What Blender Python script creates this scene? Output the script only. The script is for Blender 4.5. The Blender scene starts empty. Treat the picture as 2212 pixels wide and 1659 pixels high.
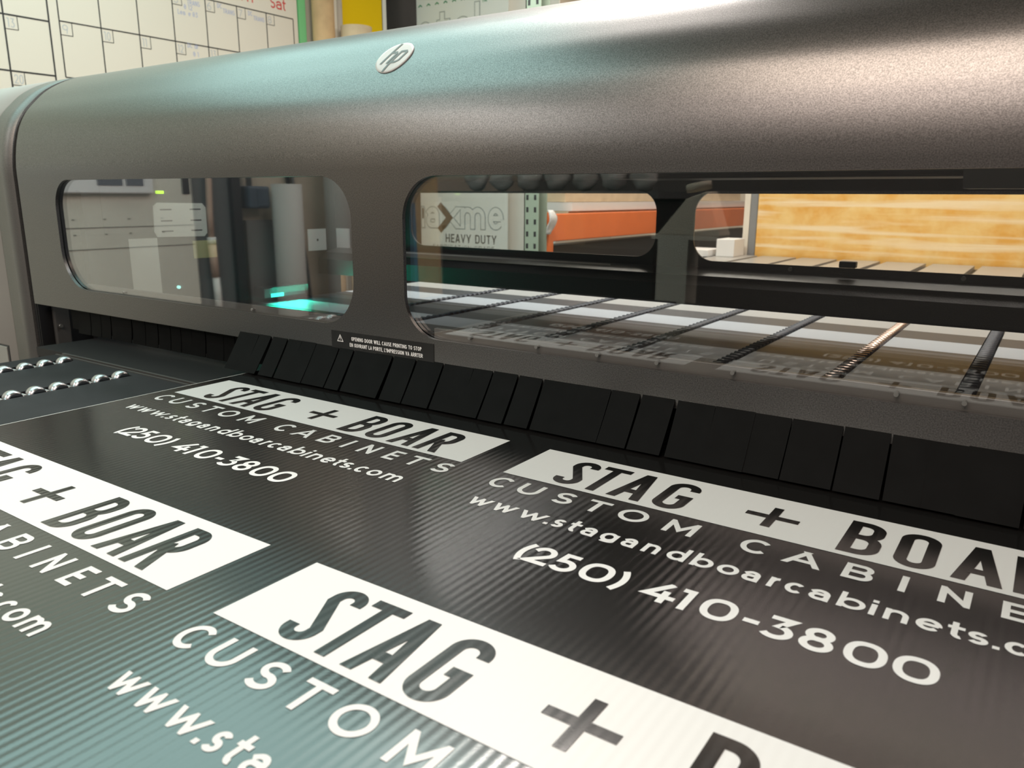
import bpy, bmesh, math, random
from mathutils import Vector, Matrix
from mathutils.geometry import tessellate_polygon
random.seed(7)
TZ = 0.95            # height of the printed sheet above the floor; all z below are relative to it
sc = bpy.context.scene
col = sc.collection

# ------------------------------------------------------------------ camera
F_PX, YAW, PITCH, ROLL = 1691.9, 0.6026, 0.2362, 0.0049
cam_d = bpy.data.cameras.new('camera'); cam = bpy.data.objects.new('camera', cam_d); col.objects.link(cam)
cy, sy, cp, sp = math.cos(YAW), math.sin(YAW), math.cos(PITCH), math.sin(PITCH)
fwd = Vector((-sy*cp, cy*cp, -sp)); right = Vector((cy, sy, 0)); up = right.cross(fwd)
r2 = math.cos(ROLL)*right + math.sin(ROLL)*up; u2 = -math.sin(ROLL)*right + math.cos(ROLL)*up
rot = Matrix((r2, u2, -fwd)).transposed()
cam.matrix_world = Matrix.Translation((1.0743, -0.6583, 0.2928+TZ)) @ rot.to_4x4()
cam_d.sensor_width = 36; cam_d.lens = 36*F_PX/2212
cam_d.clip_start = 0.02
cam_d.dof.use_dof = True; cam_d.dof.focus_distance = 0.95; cam_d.dof.aperture_fstop = 11.0
sc.camera = cam
# ------------------------------------------------------------------ view, world
sc.view_settings.view_transform = 'Standard'; sc.view_settings.look = 'None'
sc.view_settings.exposure = 0.0; sc.view_settings.gamma = 1.0
sc.view_settings.use_curve_mapping = False
sc.cycles.use_denoising = True
sc.cycles.transparent_max_bounces = 16
sc.cycles.max_bounces = 10
sc.cycles.sample_clamp_indirect = 6
w = bpy.data.worlds.new('world'); sc.world = w; w.use_nodes = True
w.node_tree.nodes['Background'].inputs[0].default_value = (0.82, 0.86, 0.9, 1)
w.node_tree.nodes['Background'].inputs[1].default_value = 0.28
# ------------------------------------------------------------------ lamps and added fill lights under the ceiling
def area(name, loc, sx, sy_, watts, colr, rx=0, rz=0):
    l = bpy.data.lights.new(name, 'AREA'); l.shape = 'RECTANGLE'; l.size = sx; l.size_y = sy_
    l.energy = watts; l.color = colr
    o = bpy.data.objects.new(name, l); col.objects.link(o)
    o.location = (loc[0], loc[1], loc[2]+TZ); o.rotation_euler = (rx, 0, rz)
    return o
area('ceiling_lamp_cool', (-1.5, 0.15, 2.1), 2.1, 3.1, 52, (0.62, 1.0, 0.955))
area('ceiling_lamp_aisle', (-0.35, 1.30, 2.1), 0.9, 0.6, 60, (1.0, 0.93, 0.87))  # added fill, brightens the film-covered sheet behind the printer
area('ceiling_lamp_warm', (0.80, -1.93, 2.1), 1.8, 1.35, 58, (1.0, 0.82, 0.68))
area('ceiling_lamp_far_front', (0.75, -3.12, 2.1), 2.7, 0.86, 44, (1.0, 0.82, 0.74))
area('ceiling_lamp_front', (-2.1, -3.0, 2.1), 0.9, 2.0, 34, (1.0, 0.97, 0.92))  # added fill, brightens the cabinet mirrored in the left pane
area('ceiling_lamp_rear', (-1.2, 4.6, 2.1), 1.6, 1.6, 55, (1.0, 0.93, 0.82))  # fill light added for the rack and background
area('ceiling_lamp_feed', (0.9, 2.9, 2.1), 1.4, 0.6, 45, (1.0, 0.93, 0.84))  # fill light added for the background behind the hood

# ------------------------------------------------------------------ materials
def new_mat(name):
    m = bpy.data.materials.new(name); m.use_nodes = True
    return m, m.node_tree.nodes, m.node_tree.links, m.node_tree.nodes['Principled BSDF']
def mat(name, c, rough=0.5, metal=0.0, spec=0.5, emit=None, estr=0.0, noise=0.0, nscale=20.0, bump=0.0, bscale=200.0):
    m, n, l, b = new_mat(name)
    b.inputs['Base Color'].default_value = (*c, 1); b.inputs['Roughness'].default_value = rough
    b.inputs['Metallic'].default_value = metal; b.inputs['Specular IOR Level'].default_value = spec
    if emit: b.inputs['Emission Color'].default_value = (*emit, 1); b.inputs['Emission Strength'].default_value = estr
    tc = n.new('ShaderNodeTexCoord')
    if noise:
        t = n.new('ShaderNodeTexNoise'); t.inputs['Scale'].default_value = nscale; t.inputs['Detail'].default_value = 5
        l.new(tc.outputs['Object'], t.inputs['Vector'])
        r = n.new('ShaderNodeValToRGB')
        r.color_ramp.elements[0].position = 0.3; r.color_ramp.elements[1].position = 0.7
        r.color_ramp.elements[0].color = (*[x*(1-noise) for x in c], 1); r.color_ramp.elements[1].color = (*[min(1, x*(1+noise)) for x in c], 1)
        l.new(t.outputs['Fac'], r.inputs['Fac']); l.new(r.outputs['Color'], b.inputs['Base Color'])
    if bump:
        t = n.new('ShaderNodeTexNoise'); t.inputs['Scale'].default_value = bscale; t.inputs['Detail'].default_value = 3
        l.new(tc.outputs['Object'], t.inputs['Vector'])
        bp = n.new('ShaderNodeBump'); bp.inputs['Strength'].default_value = bump; bp.inputs['Distance'].default_value = 0.002
        l.new(t.outputs['Fac'], bp.inputs['Height']); l.new(bp.outputs['Normal'], b.inputs['Normal'])
    return m
def sheet_print(name, c, rough, spec=0.5, ior=1.5):
    """printed corrugated plastic: the flutes run along Y and show as faint ribs"""
    m, n, l, b = new_mat(name)
    b.inputs['Base Color'].default_value = (*c, 1); b.inputs['Roughness'].default_value = rough
    b.inputs['Specular IOR Level'].default_value = spec; b.inputs['IOR'].default_value = ior
    tc = n.new('ShaderNodeTexCoord'); wv = n.new('ShaderNodeTexWave')
    wv.wave_type = 'BANDS'; wv.bands_direction = 'X'; wv.inputs['Scale'].default_value = 0.314*1000/8.0
    wv.inputs['Distortion'].default_value = 0.15; wv.inputs['Detail'].default_value = 1.0
    l.new(tc.outputs['Object'], wv.inputs['Vector'])
    gr = n.new('ShaderNodeTexNoise'); gr.inputs['Scale'].default_value = 900; gr.inputs['Detail'].default_value = 2
    l.new(tc.outputs['Object'], gr.inputs['Vector'])
    b1 = n.new('ShaderNodeBump'); b1.inputs['Strength'].default_value = 0.12; b1.inputs['Distance'].default_value = 0.0006
    l.new(wv.outputs['Fac'], b1.inputs['Height'])
    b2 = n.new('ShaderNodeBump'); b2.inputs['Strength'].default_value = 0.07; b2.inputs['Distance'].default_value = 0.0005
    l.new(gr.outputs['Fac'], b2.inputs['Height']); l.new(b1.outputs['Normal'], b2.inputs['Normal'])
    l.new(b2.outputs['Normal'], b.inputs['Normal'])
    return m
def flake_paint(name, c, rough, metal):
    m, n, l, b = new_mat(name)
    b.inputs['Roughness'].default_value = rough; b.inputs['Metallic'].default_value = metal
    b.inputs['Specular IOR Level'].default_value = 0.5
    tc = n.new('ShaderNodeTexCoord')
    v = n.new('ShaderNodeTexNoise'); v.inputs['Scale'].default_value = 700; v.inputs['Detail'].default_value = 2
    l.new(tc.outputs['Object'], v.inputs['Vector'])
    r = n.new('ShaderNodeValToRGB'); r.color_ramp.elements[0].position = 0.35; r.color_ramp.elements[1].position = 0.68
    r.color_ramp.elements[0].color = (*[x*0.78 for x in c], 1); r.color_ramp.elements[1].color = (*[min(1, x*1.3) for x in c], 1)
    l.new(v.outputs['Fac'], r.inputs['Fac']); l.new(r.outputs['Color'], b.inputs['Base Color'])
    bp = n.new('ShaderNodeBump'); bp.inputs['Strength'].default_value = 0.09; bp.inputs['Distance'].default_value = 0.0005
    l.new(v.outputs['Fac'], bp.inputs['Height']); l.new(bp.outputs['Normal'], b.inputs['Normal'])
    return m
def pane(name, tint, r0, rough=0.01):
    """clear acrylic sheet: see-through, with a mirror layer that grows towards grazing angles"""
    m, n, l, b = new_mat(name); n.remove(b)
    out = n['Material Output']
    g = n.new('ShaderNodeNewGeometry'); d = n.new('ShaderNodeVectorMath'); d.operation = 'DOT_PRODUCT'
    l.new(g.outputs['Incoming'], d.inputs[0]); l.new(g.outputs['Normal'], d.inputs[1])
    a = n.new('ShaderNodeMath'); a.operation = 'ABSOLUTE'; l.new(d.outputs['Value'], a.inputs[0])
    s = n.new('ShaderNodeMath'); s.operation = 'SUBTRACT'; s.inputs[0].default_value = 1; l.new(a.outputs[0], s.inputs[1])
    p = n.new('ShaderNodeMath'); p.operation = 'POWER'; p.inputs[1].default_value = 1.95; l.new(s.outputs[0], p.inputs[0])
    q = n.new('ShaderNodeMath'); q.operation = 'MULTIPLY_ADD'; q.inputs[1].default_value = 1-r0; q.inputs[2].default_value = r0
    l.new(p.outputs[0], q.inputs[0])
    t = n.new('ShaderNodeBsdfTransparent'); t.inputs[0].default_value = (*tint, 1)
    gl = n.new('ShaderNodeBsdfGlossy'); gl.inputs['Roughness'].default_value = rough
    mx = n.new('ShaderNodeMixShader'); l.new(q.outputs[0], mx.inputs[0]); l.new(t.outputs[0], mx.inputs[1]); l.new(gl.outputs[0], mx.inputs[2])
    l.new(mx.outputs[0], out.inputs[0])
    return m
def striped_platen(name, bands, default):
    m, n, l, b = new_mat(name)
    b.inputs['Roughness'].default_value = 0.45; b.inputs['Specular IOR Level'].default_value = 0.15
    tc = n.new('ShaderNodeTexCoord'); sx = n.new('ShaderNodeSeparateXYZ'); l.new(tc.outputs['Object'], sx.inputs[0])
    mp = n.new('ShaderNodeMath'); mp.operation = 'DIVIDE'; mp.inputs[1].default_value = 2.0; l.new(sx.outputs['Y'], mp.inputs[0])
    r = n.new('ShaderNodeValToRGB'); r.color_ramp.interpolation = 'CONSTANT'
    el = r.color_ramp.elements
    el[0].position = 0; el[0].color = (*default, 1)
    first = True
    for y, c in bands:
        e = el[1] if first else el.new(y/2.0)
        e.position = y/2.0; e.color = (*c, 1); first = False
    l.new(mp.outputs[0], r.inputs['Fac']); l.new(r.outputs['Color'], b.inputs['Base Color'])
    return m
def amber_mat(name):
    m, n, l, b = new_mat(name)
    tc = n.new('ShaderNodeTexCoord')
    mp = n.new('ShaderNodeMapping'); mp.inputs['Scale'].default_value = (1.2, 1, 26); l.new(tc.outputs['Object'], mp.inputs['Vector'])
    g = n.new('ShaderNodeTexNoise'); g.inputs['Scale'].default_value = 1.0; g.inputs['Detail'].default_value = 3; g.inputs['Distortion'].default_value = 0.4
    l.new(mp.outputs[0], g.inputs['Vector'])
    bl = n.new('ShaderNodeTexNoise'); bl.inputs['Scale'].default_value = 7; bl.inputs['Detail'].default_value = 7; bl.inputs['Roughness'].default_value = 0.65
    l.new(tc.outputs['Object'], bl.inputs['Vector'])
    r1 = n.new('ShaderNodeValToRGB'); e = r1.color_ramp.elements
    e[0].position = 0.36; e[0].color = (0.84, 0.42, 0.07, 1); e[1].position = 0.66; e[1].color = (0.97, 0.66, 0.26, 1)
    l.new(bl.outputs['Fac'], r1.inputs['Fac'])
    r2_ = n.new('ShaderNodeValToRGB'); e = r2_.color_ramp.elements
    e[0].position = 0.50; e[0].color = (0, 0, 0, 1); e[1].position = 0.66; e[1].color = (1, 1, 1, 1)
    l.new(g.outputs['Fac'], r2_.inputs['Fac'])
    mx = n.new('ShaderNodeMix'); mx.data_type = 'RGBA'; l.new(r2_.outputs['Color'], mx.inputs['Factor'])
    l.new(r1.outputs['Color'], mx.inputs['A']); mx.inputs['B'].default_value = (0.99, 0.76, 0.46, 1)  # pale streaks: reflections in the rear pane, painted into the panel colour
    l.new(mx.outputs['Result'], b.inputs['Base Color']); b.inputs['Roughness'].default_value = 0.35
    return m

M = {}
M['hood'] = flake_paint('hood_paint', (0.185, 0.180, 0.177), 0.31, 1.0)
M['band'] = flake_paint('band_paint', (0.19, 0.185, 0.178), 0.42, 0.7)
M['side'] = mat('side_panel_paint', (0.32, 0.312, 0.29), 0.5, 0.0)
M['black'] = mat('black_plastic', (0.008, 0.008, 0.009), 0.5)
M['rubber'] = mat('black_rubber', (0.010, 0.010, 0.011), 0.6)
M['strip'] = mat('strip_rubber', (0.0033, 0.0036, 0.0038), 0.62, spec=0.07, noise=0.25, nscale=30)
M['inner'] = mat('inner_black', (0.014, 0.015, 0.017), 0.42, bump=0.35, bscale=420)
M['innerflat'] = mat('inner_flat_black', (0.02, 0.021, 0.023), 0.55)
M['bed'] = mat('bed_charcoal', (0.021, 0.021, 0.024), 0.6, 0.0, 0.18, noise=0.3, nscale=9)
M['slot'] = mat('slot_black', (0.004, 0.004, 0.005), 0.5)
M['steel'] = mat('roller_steel', (0.55, 0.56, 0.58), 0.24, 1.0)
M['tab'] = mat('bright_tab', (0.8, 0.8, 0.8), 0.35, 0.6)
M['blackroller'] = mat('black_roller', (0.045, 0.05, 0.066), 0.5)
M['copper'] = mat('chain_metal', (0.62, 0.48, 0.42), 0.28, 1.0)
M['postgrey'] = mat('post_grey', (0.09, 0.088, 0.085), 0.45, 0.4)
M['ink'] = sheet_print('printed_black', (0.0105, 0.0100, 0.0098), 0.15, 0.5, 2.0)
M['inkletter'] = sheet_print('printed_black_letter', (0.0105, 0.0100, 0.0098), 0.15, 0.5, 2.0)
M['white'] = sheet_print('unprinted_white', (0.72, 0.73, 0.735), 0.42, 0.3)
M['edge'] = mat('sheet_edge_white', (0.82, 0.82, 0.80), 0.5)
M['glass'] = pane('front_pane', (0.95, 0.955, 0.955), 0.06)
M['glassr'] = pane('rear_pane', (0.97, 0.97, 0.965), 0.015)
M['railclear'] = mat('pane_rail_grey', (0.20, 0.195, 0.185), 0.35, 0.2)
M['screw'] = mat('screw_metal', (0.3, 0.3, 0.29), 0.35, 0.8)
M['badge'] = mat('badge_silver', (0.60, 0.60, 0.595), 0.45, 0.0)
M['badgecut'] = mat('badge_cut_grey', (0.13, 0.125, 0.12), 0.45, 0.5)
M['labelblk'] = mat('label_black', (0.012, 0.012, 0.012), 0.28, noise=0.3, nscale=60)
M['labelwht'] = mat('label_white', (0.85, 0.85, 0.85), 0.5)
M['board'] = mat('board_cream', (0.74, 0.66, 0.565), 0.5)
M['line'] = mat('grid_black', (0.012, 0.012, 0.012), 0.5)
M['marker'] = mat('faint_marker', (0.48, 0.48, 0.50), 0.6)
M['bluemark'] = mat('blue_marker', (0.40, 0.43, 0.62), 0.6)
M['red'] = mat('red_print', (0.62, 0.06, 0.055), 0.5)
M['greentape'] = mat('green_tape', (0.20, 0.56, 0.24), 0.5)
M['card'] = mat('cardboard', (0.56, 0.36, 0.19), 0.75, noise=0.12, nscale=12)
M['cardpale'] = mat('pale_cardboard', (0.66, 0.50, 0.33), 0.75, noise=0.10, nscale=14)
M['cream'] = mat('cream_paper', (0.80, 0.72, 0.60), 0.6)
M['taupe'] = mat('taupe_paper', (0.55, 0.48, 0.40), 0.6)
M['yellow'] = mat('yellow_sheet', (0.86, 0.575, 0.003), 0.5, spec=0.15)
M['darksheet'] = mat('dark_sheet', (0.030, 0.029, 0.028), 0.75, spec=0.15, noise=0.3, nscale=2)
M['film'] = mat('film_white', (0.84, 0.88, 0.85), 0.4)
M['plainwht'] = mat('plain_white', (0.80, 0.79, 0.73), 0.45, noise=0.04, nscale=5)
M['filmline'] = mat('film_line', (0.38, 0.42, 0.41), 0.5)
M['filmbrown'] = mat('film_brown', (0.21, 0.14, 0.08), 0.5)
M['filmgreen'] = mat('film_green', (0.05, 0.30, 0.14), 0.5)
M['filmgrey'] = mat('film_grey', (0.17, 0.16, 0.14), 0.5)
M['orange'] = mat('rack_orange', (0.86, 0.20, 0.05), 0.42, noise=0.06, nscale=8)
M['rackgreen'] = mat('rack_green', (0.36, 0.44, 0.35), 0.5)
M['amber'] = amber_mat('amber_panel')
M['greytube'] = mat('grey_tube', (0.60, 0.575, 0.54), 0.6)
M['wall'] = mat('wall_paint', (0.62, 0.54, 0.44), 0.7, noise=0.04, nscale=3)
M['wallfront'] = mat('wall_front_paint', (0.15, 0.145, 0.14), 0.8, noise=0.05, nscale=3)
M['ceil'] = mat('ceiling_paint', (0.55, 0.54, 0.52), 0.8)
M['floor'] = mat('floor_concrete', (0.20, 0.195, 0.19), 0.5, noise=0.2, nscale=4)
M['cab'] = mat('cabinet_beige', (0.78, 0.745, 0.66), 0.5, noise=0.03, nscale=5)
M['cabline'] = mat('cabinet_seam', (0.28, 0.27, 0.24), 0.6)
M['traywht'] = mat('tray_white', (0.84, 0.82, 0.83), 0.4)
M['traydark'] = mat('tray_dark', (0.13, 0.14, 0.17), 0.5)
M['darkgrey'] = mat('dark_grey_paint', (0.14, 0.15, 0.155), 0.5)
M['midgrey'] = mat('mid_grey_paint', (0.24, 0.24, 0.235), 0.5)
M['nearblack'] = mat('near_black_paint', (0.03, 0.03, 0.032), 0.5)
M['hose'] = mat('pink_hose', (0.62, 0.43, 0.34), 0.5)
M['boxblue'] = mat('switch_box_blue', (0.09, 0.115, 0.15), 0.35)
M['bag'] = mat('clear_bag', (0.62, 0.62, 0.60), 0.2, bump=0.8, bscale=25)
M['blue'] = mat('blue_panel', (0.16, 0.32, 0.52), 0.5)
M['darkred'] = mat('dark_red', (0.22, 0.015, 0.03), 0.5)
M['plate'] = mat('white_plate', (0.66, 0.66, 0.58), 0.45)
M['note'] = mat('yellow_note', (0.42, 0.40, 0.16), 0.6)
M['ledgreen'] = mat('led_green', (0.3, 0.8, 0.0), 0.4, emit=(0.55, 1.0, 0.0), estr=1.6)
M['ledcyan'] = mat('led_cyan', (0.3, 0.9, 0.9), 0.4, emit=(0.4, 1.0, 0.9), estr=1.6)
M['lampteal'] = mat('lamp_teal', (0.1, 0.8, 0.6), 0.4, emit=(0.05, 0.95, 0.70), estr=2.5)
M['feedtop'] = mat('feed_table_grey', (0.42, 0.40, 0.37), 0.35, 0.2)
M['whitebox'] = mat('white_box', (0.82, 0.80, 0.77), 0.5)
M['ledge'] = mat('ledge_grey', (0.10, 0.095, 0.088), 0.35, 0.3)
M['alu'] = mat('aluminium_edge', (0.75, 0.73, 0.68), 0.4, 0.5)
LT, DK, BL = (0.38, 0.42, 0.46), (0.046, 0.050, 0.058), (0.020, 0.028, 0.046)
M['platen'] = striped_platen('platen_stripes', [(0.665, (0.026, 0.026, 0.027)), (0.775, LT), (0.902, BL), (0.995, (0.11, 0.125, 0.15)),
    (1.055, (0.045, 0.045, 0.047)), (1.075, (0.13, 0.15, 0.18)), (1.098, (0.03, 0.034, 0.042)), (1.125, LT), (1.255, DK), (1.37, (0.36, 0.365, 0.36)), (1.53, DK)], (0.02, 0.02, 0.021))

# ------------------------------------------------------------------ mesh helpers
class MB:
    def __init__(s): s.v = []; s.f = []; s.sm = []
    def add(s, vs, fs, smooth=False):
        o = len(s.v); s.v += [tuple(p) for p in vs]; s.f += [tuple(i+o for i in f) for f in fs]; s.sm += [smooth]*len(fs)
        return s
    def box(s, x0, x1, y0, y1, z0, z1):
        x0, x1 = min(x0, x1), max(x0, x1); y0, y1 = min(y0, y1), max(y0, y1); z0, z1 = min(z0, z1), max(z0, z1)
        return s.add([(x0,y0,z0),(x1,y0,z0),(x1,y1,z0),(x0,y1,z0),(x0,y0,z1),(x1,y0,z1),(x1,y1,z1),(x0,y1,z1)],
              [(0,3,2,1),(4,5,6,7),(0,1,5,4),(1,2,6,5),(2,3,7,6),(3,0,4,7)])
    def hexa(s, b, t):
        return s.add(list(b)+list(t), [(0,3,2,1),(4,5,6,7),(0,1,5,4),(1,2,6,5),(2,3,7,6),(3,0,4,7)])
    def prism_x(s, poly, x0, x1, smooth=False):
        n = len(poly); vs = [(x0, y, z) for y, z in poly]+[(x1, y, z) for y, z in poly]
        s.add(vs, [(i, (i+1) % n, n+(i+1) % n, n+i) for i in range(n)], smooth)
        tri = tessellate_polygon([[Vector((y, z, 0)) for y, z in poly]])
        s.add([(x0, y, z) for y, z in poly], [t for t in tri]); s.add([(x1, y, z) for y, z in poly], [t[::-1] for t in tri])
        return s
    def tube(s, pts, r, n=16, cap=True, r1=None):
        pts = [Vector(p) for p in pts]; rings = []; prev = None
        for i, p in enumerate(pts):
            d = (pts[min(i+1, len(pts)-1)]-pts[max(i-1, 0)]).normalized()
            if prev is None:
                a = Vector((0, 0, 1)) if abs(d.z) < 0.9 else Vector((1, 0, 0)); prev = d.cross(a).normalized()
            e1 = (prev - d*prev.dot(d)).normalized(); e2 = d.cross(e1); prev = e1
            rr = r if r1 is None else r+(r1-r)*i/(len(pts)-1)
            rings.append([p+rr*(math.cos(2*math.pi*k/n)*e1+math.sin(2*math.pi*k/n)*e2) for k in range(n)])
        vs = [q for R in rings for q in R]
        fs = [(i*n+k, i*n+(k+1) % n, (i+1)*n+(k+1) % n, (i+1)*n+k) for i in range(len(rings)-1) for k in range(n)]
        s.add(vs, fs, True)
        if cap:
            s.add(rings[0], [tuple(range(n))[::-1]]); s.add(rings[-1], [tuple(range(n))])
        return s
    def ring(s, p0, p1, ro, ri, n=40):
        """hollow tube from p0 to p1"""
        p0, p1 = Vector(p0), Vector(p1); d = (p1-p0).normalized()
        a = Vector((0, 0, 1)) if abs(d.z) < 0.9 else Vector((1, 0, 0)); e1 = d.cross(a).normalized(); e2 = d.cross(e1)
        def R(p, r): return [p+r*(math.cos(2*math.pi*k/n)*e1+math.sin(2*math.pi*k/n)*e2) for k in range(n)]
        A, B, Cc, D = R(p0, ro), R(p1, ro), R(p1, ri), R(p0, ri)
        for P, Q, sm in ((A, B, True), (B, Cc, False), (Cc, D, True), (D, A, False)):
            s.add(P+Q, [(k, (k+1) % n, n+(k+1) % n, n+k) for k in range(n)], sm)
        return s
    def plate_y(s, outer, holes, y0, y1):
        """plate in the XZ plane with holes, thickness y0..y1"""
        loops = [outer]+holes; flat = [p for L in loops for p in L]
        tri = tessellate_polygon([[Vector((x, z, 0)) for x, z in L] for L in loops])
        s.add([(x, y0, z) for x, z in flat], tri); s.add([(x, y1, z) for x, z in flat], [t[::-1] for t in tri])
        for k, L in enumerate(loops):
            n = len(L); s.add([(x, y0, z) for x, z in L]+[(x, y1, z) for x, z in L], [(i, (i+1) % n, n+(i+1) % n, n+i) for i in range(n)], k > 0)
        return s
    def build(s, name, m, parent=None, bevel=0, recalc=True):
        me = bpy.data.meshes.new(name)
        o = bpy.data.objects.new(name, me); col.objects.link(o)
        off = Vector((0, 0, 0))
        if parent is not None:
            o.parent = parent; pr = parent
            while pr.parent: off += pr.location; pr = pr.parent
            off += pr.location
            base = off
        else:
            xs = [p[0] for p in s.v]; ys = [p[1] for p in s.v]; zs = [p[2] for p in s.v]
            base = Vector(((min(xs)+max(xs))/2, (min(ys)+max(ys))/2, min(zs)+TZ)); o.location = base
        me.from_pydata([(x-base.x, y-base.y, z+TZ-base.z) for x, y, z in s.v], [], s.f)
        me.polygons.foreach_set('use_smooth', s.sm)
        me.materials.append(m)
        if recalc:
            b = bmesh.new(); b.from_mesh(me); bmesh.ops.remove_doubles(b, verts=b.verts, dist=1e-6)
            bmesh.ops.recalc_face_normals(b, faces=b.faces); b.to_mesh(me); b.free()
        me.update()
        if bevel:
            bv = o.modifiers.new('bevel', 'BEVEL'); bv.width = bevel; bv.segments = 2; bv.limit_method = 'ANGLE'
        return o
def thing(name, label, cat, loc=(0, 0, 0), group=None):
    o = bpy.data.objects.new(name, None); col.objects.link(o); o.location = (loc[0], loc[1], loc[2]+TZ)
    o.empty_display_size = 0.05
    o['label'] = label; o['category'] = cat
    if group: o['group'] = group
    return o
def tag(o, label, cat, group=None, kind=None):
    o['label'] = label; o['category'] = cat
    if group: o['group'] = group
    if kind: o['kind'] = kind
    return o
def struct(name, mb, m):
    o = mb.build(name, m); o['kind'] = 'structure'; return o
def rrect(x0, x1, z0, z1, rs, n=12):
    """rounded rectangle; rs = radii (bottom-left, bottom-right, top-right, top-left)"""
    out = []
    for (cx, cz, r, a0) in ((x0+rs[0], z0+rs[0], rs[0], 180), (x1-rs[1], z0+rs[1], rs[1], 270), (x1-rs[2], z1-rs[2], rs[2], 0), (x0+rs[3], z1-rs[3], rs[3], 90)):
        for i in range(n+1):
            a = math.radians(a0+90*i/n); out.append((cx+r*math.cos(a), cz+r*math.sin(a)))
    return out

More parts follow.
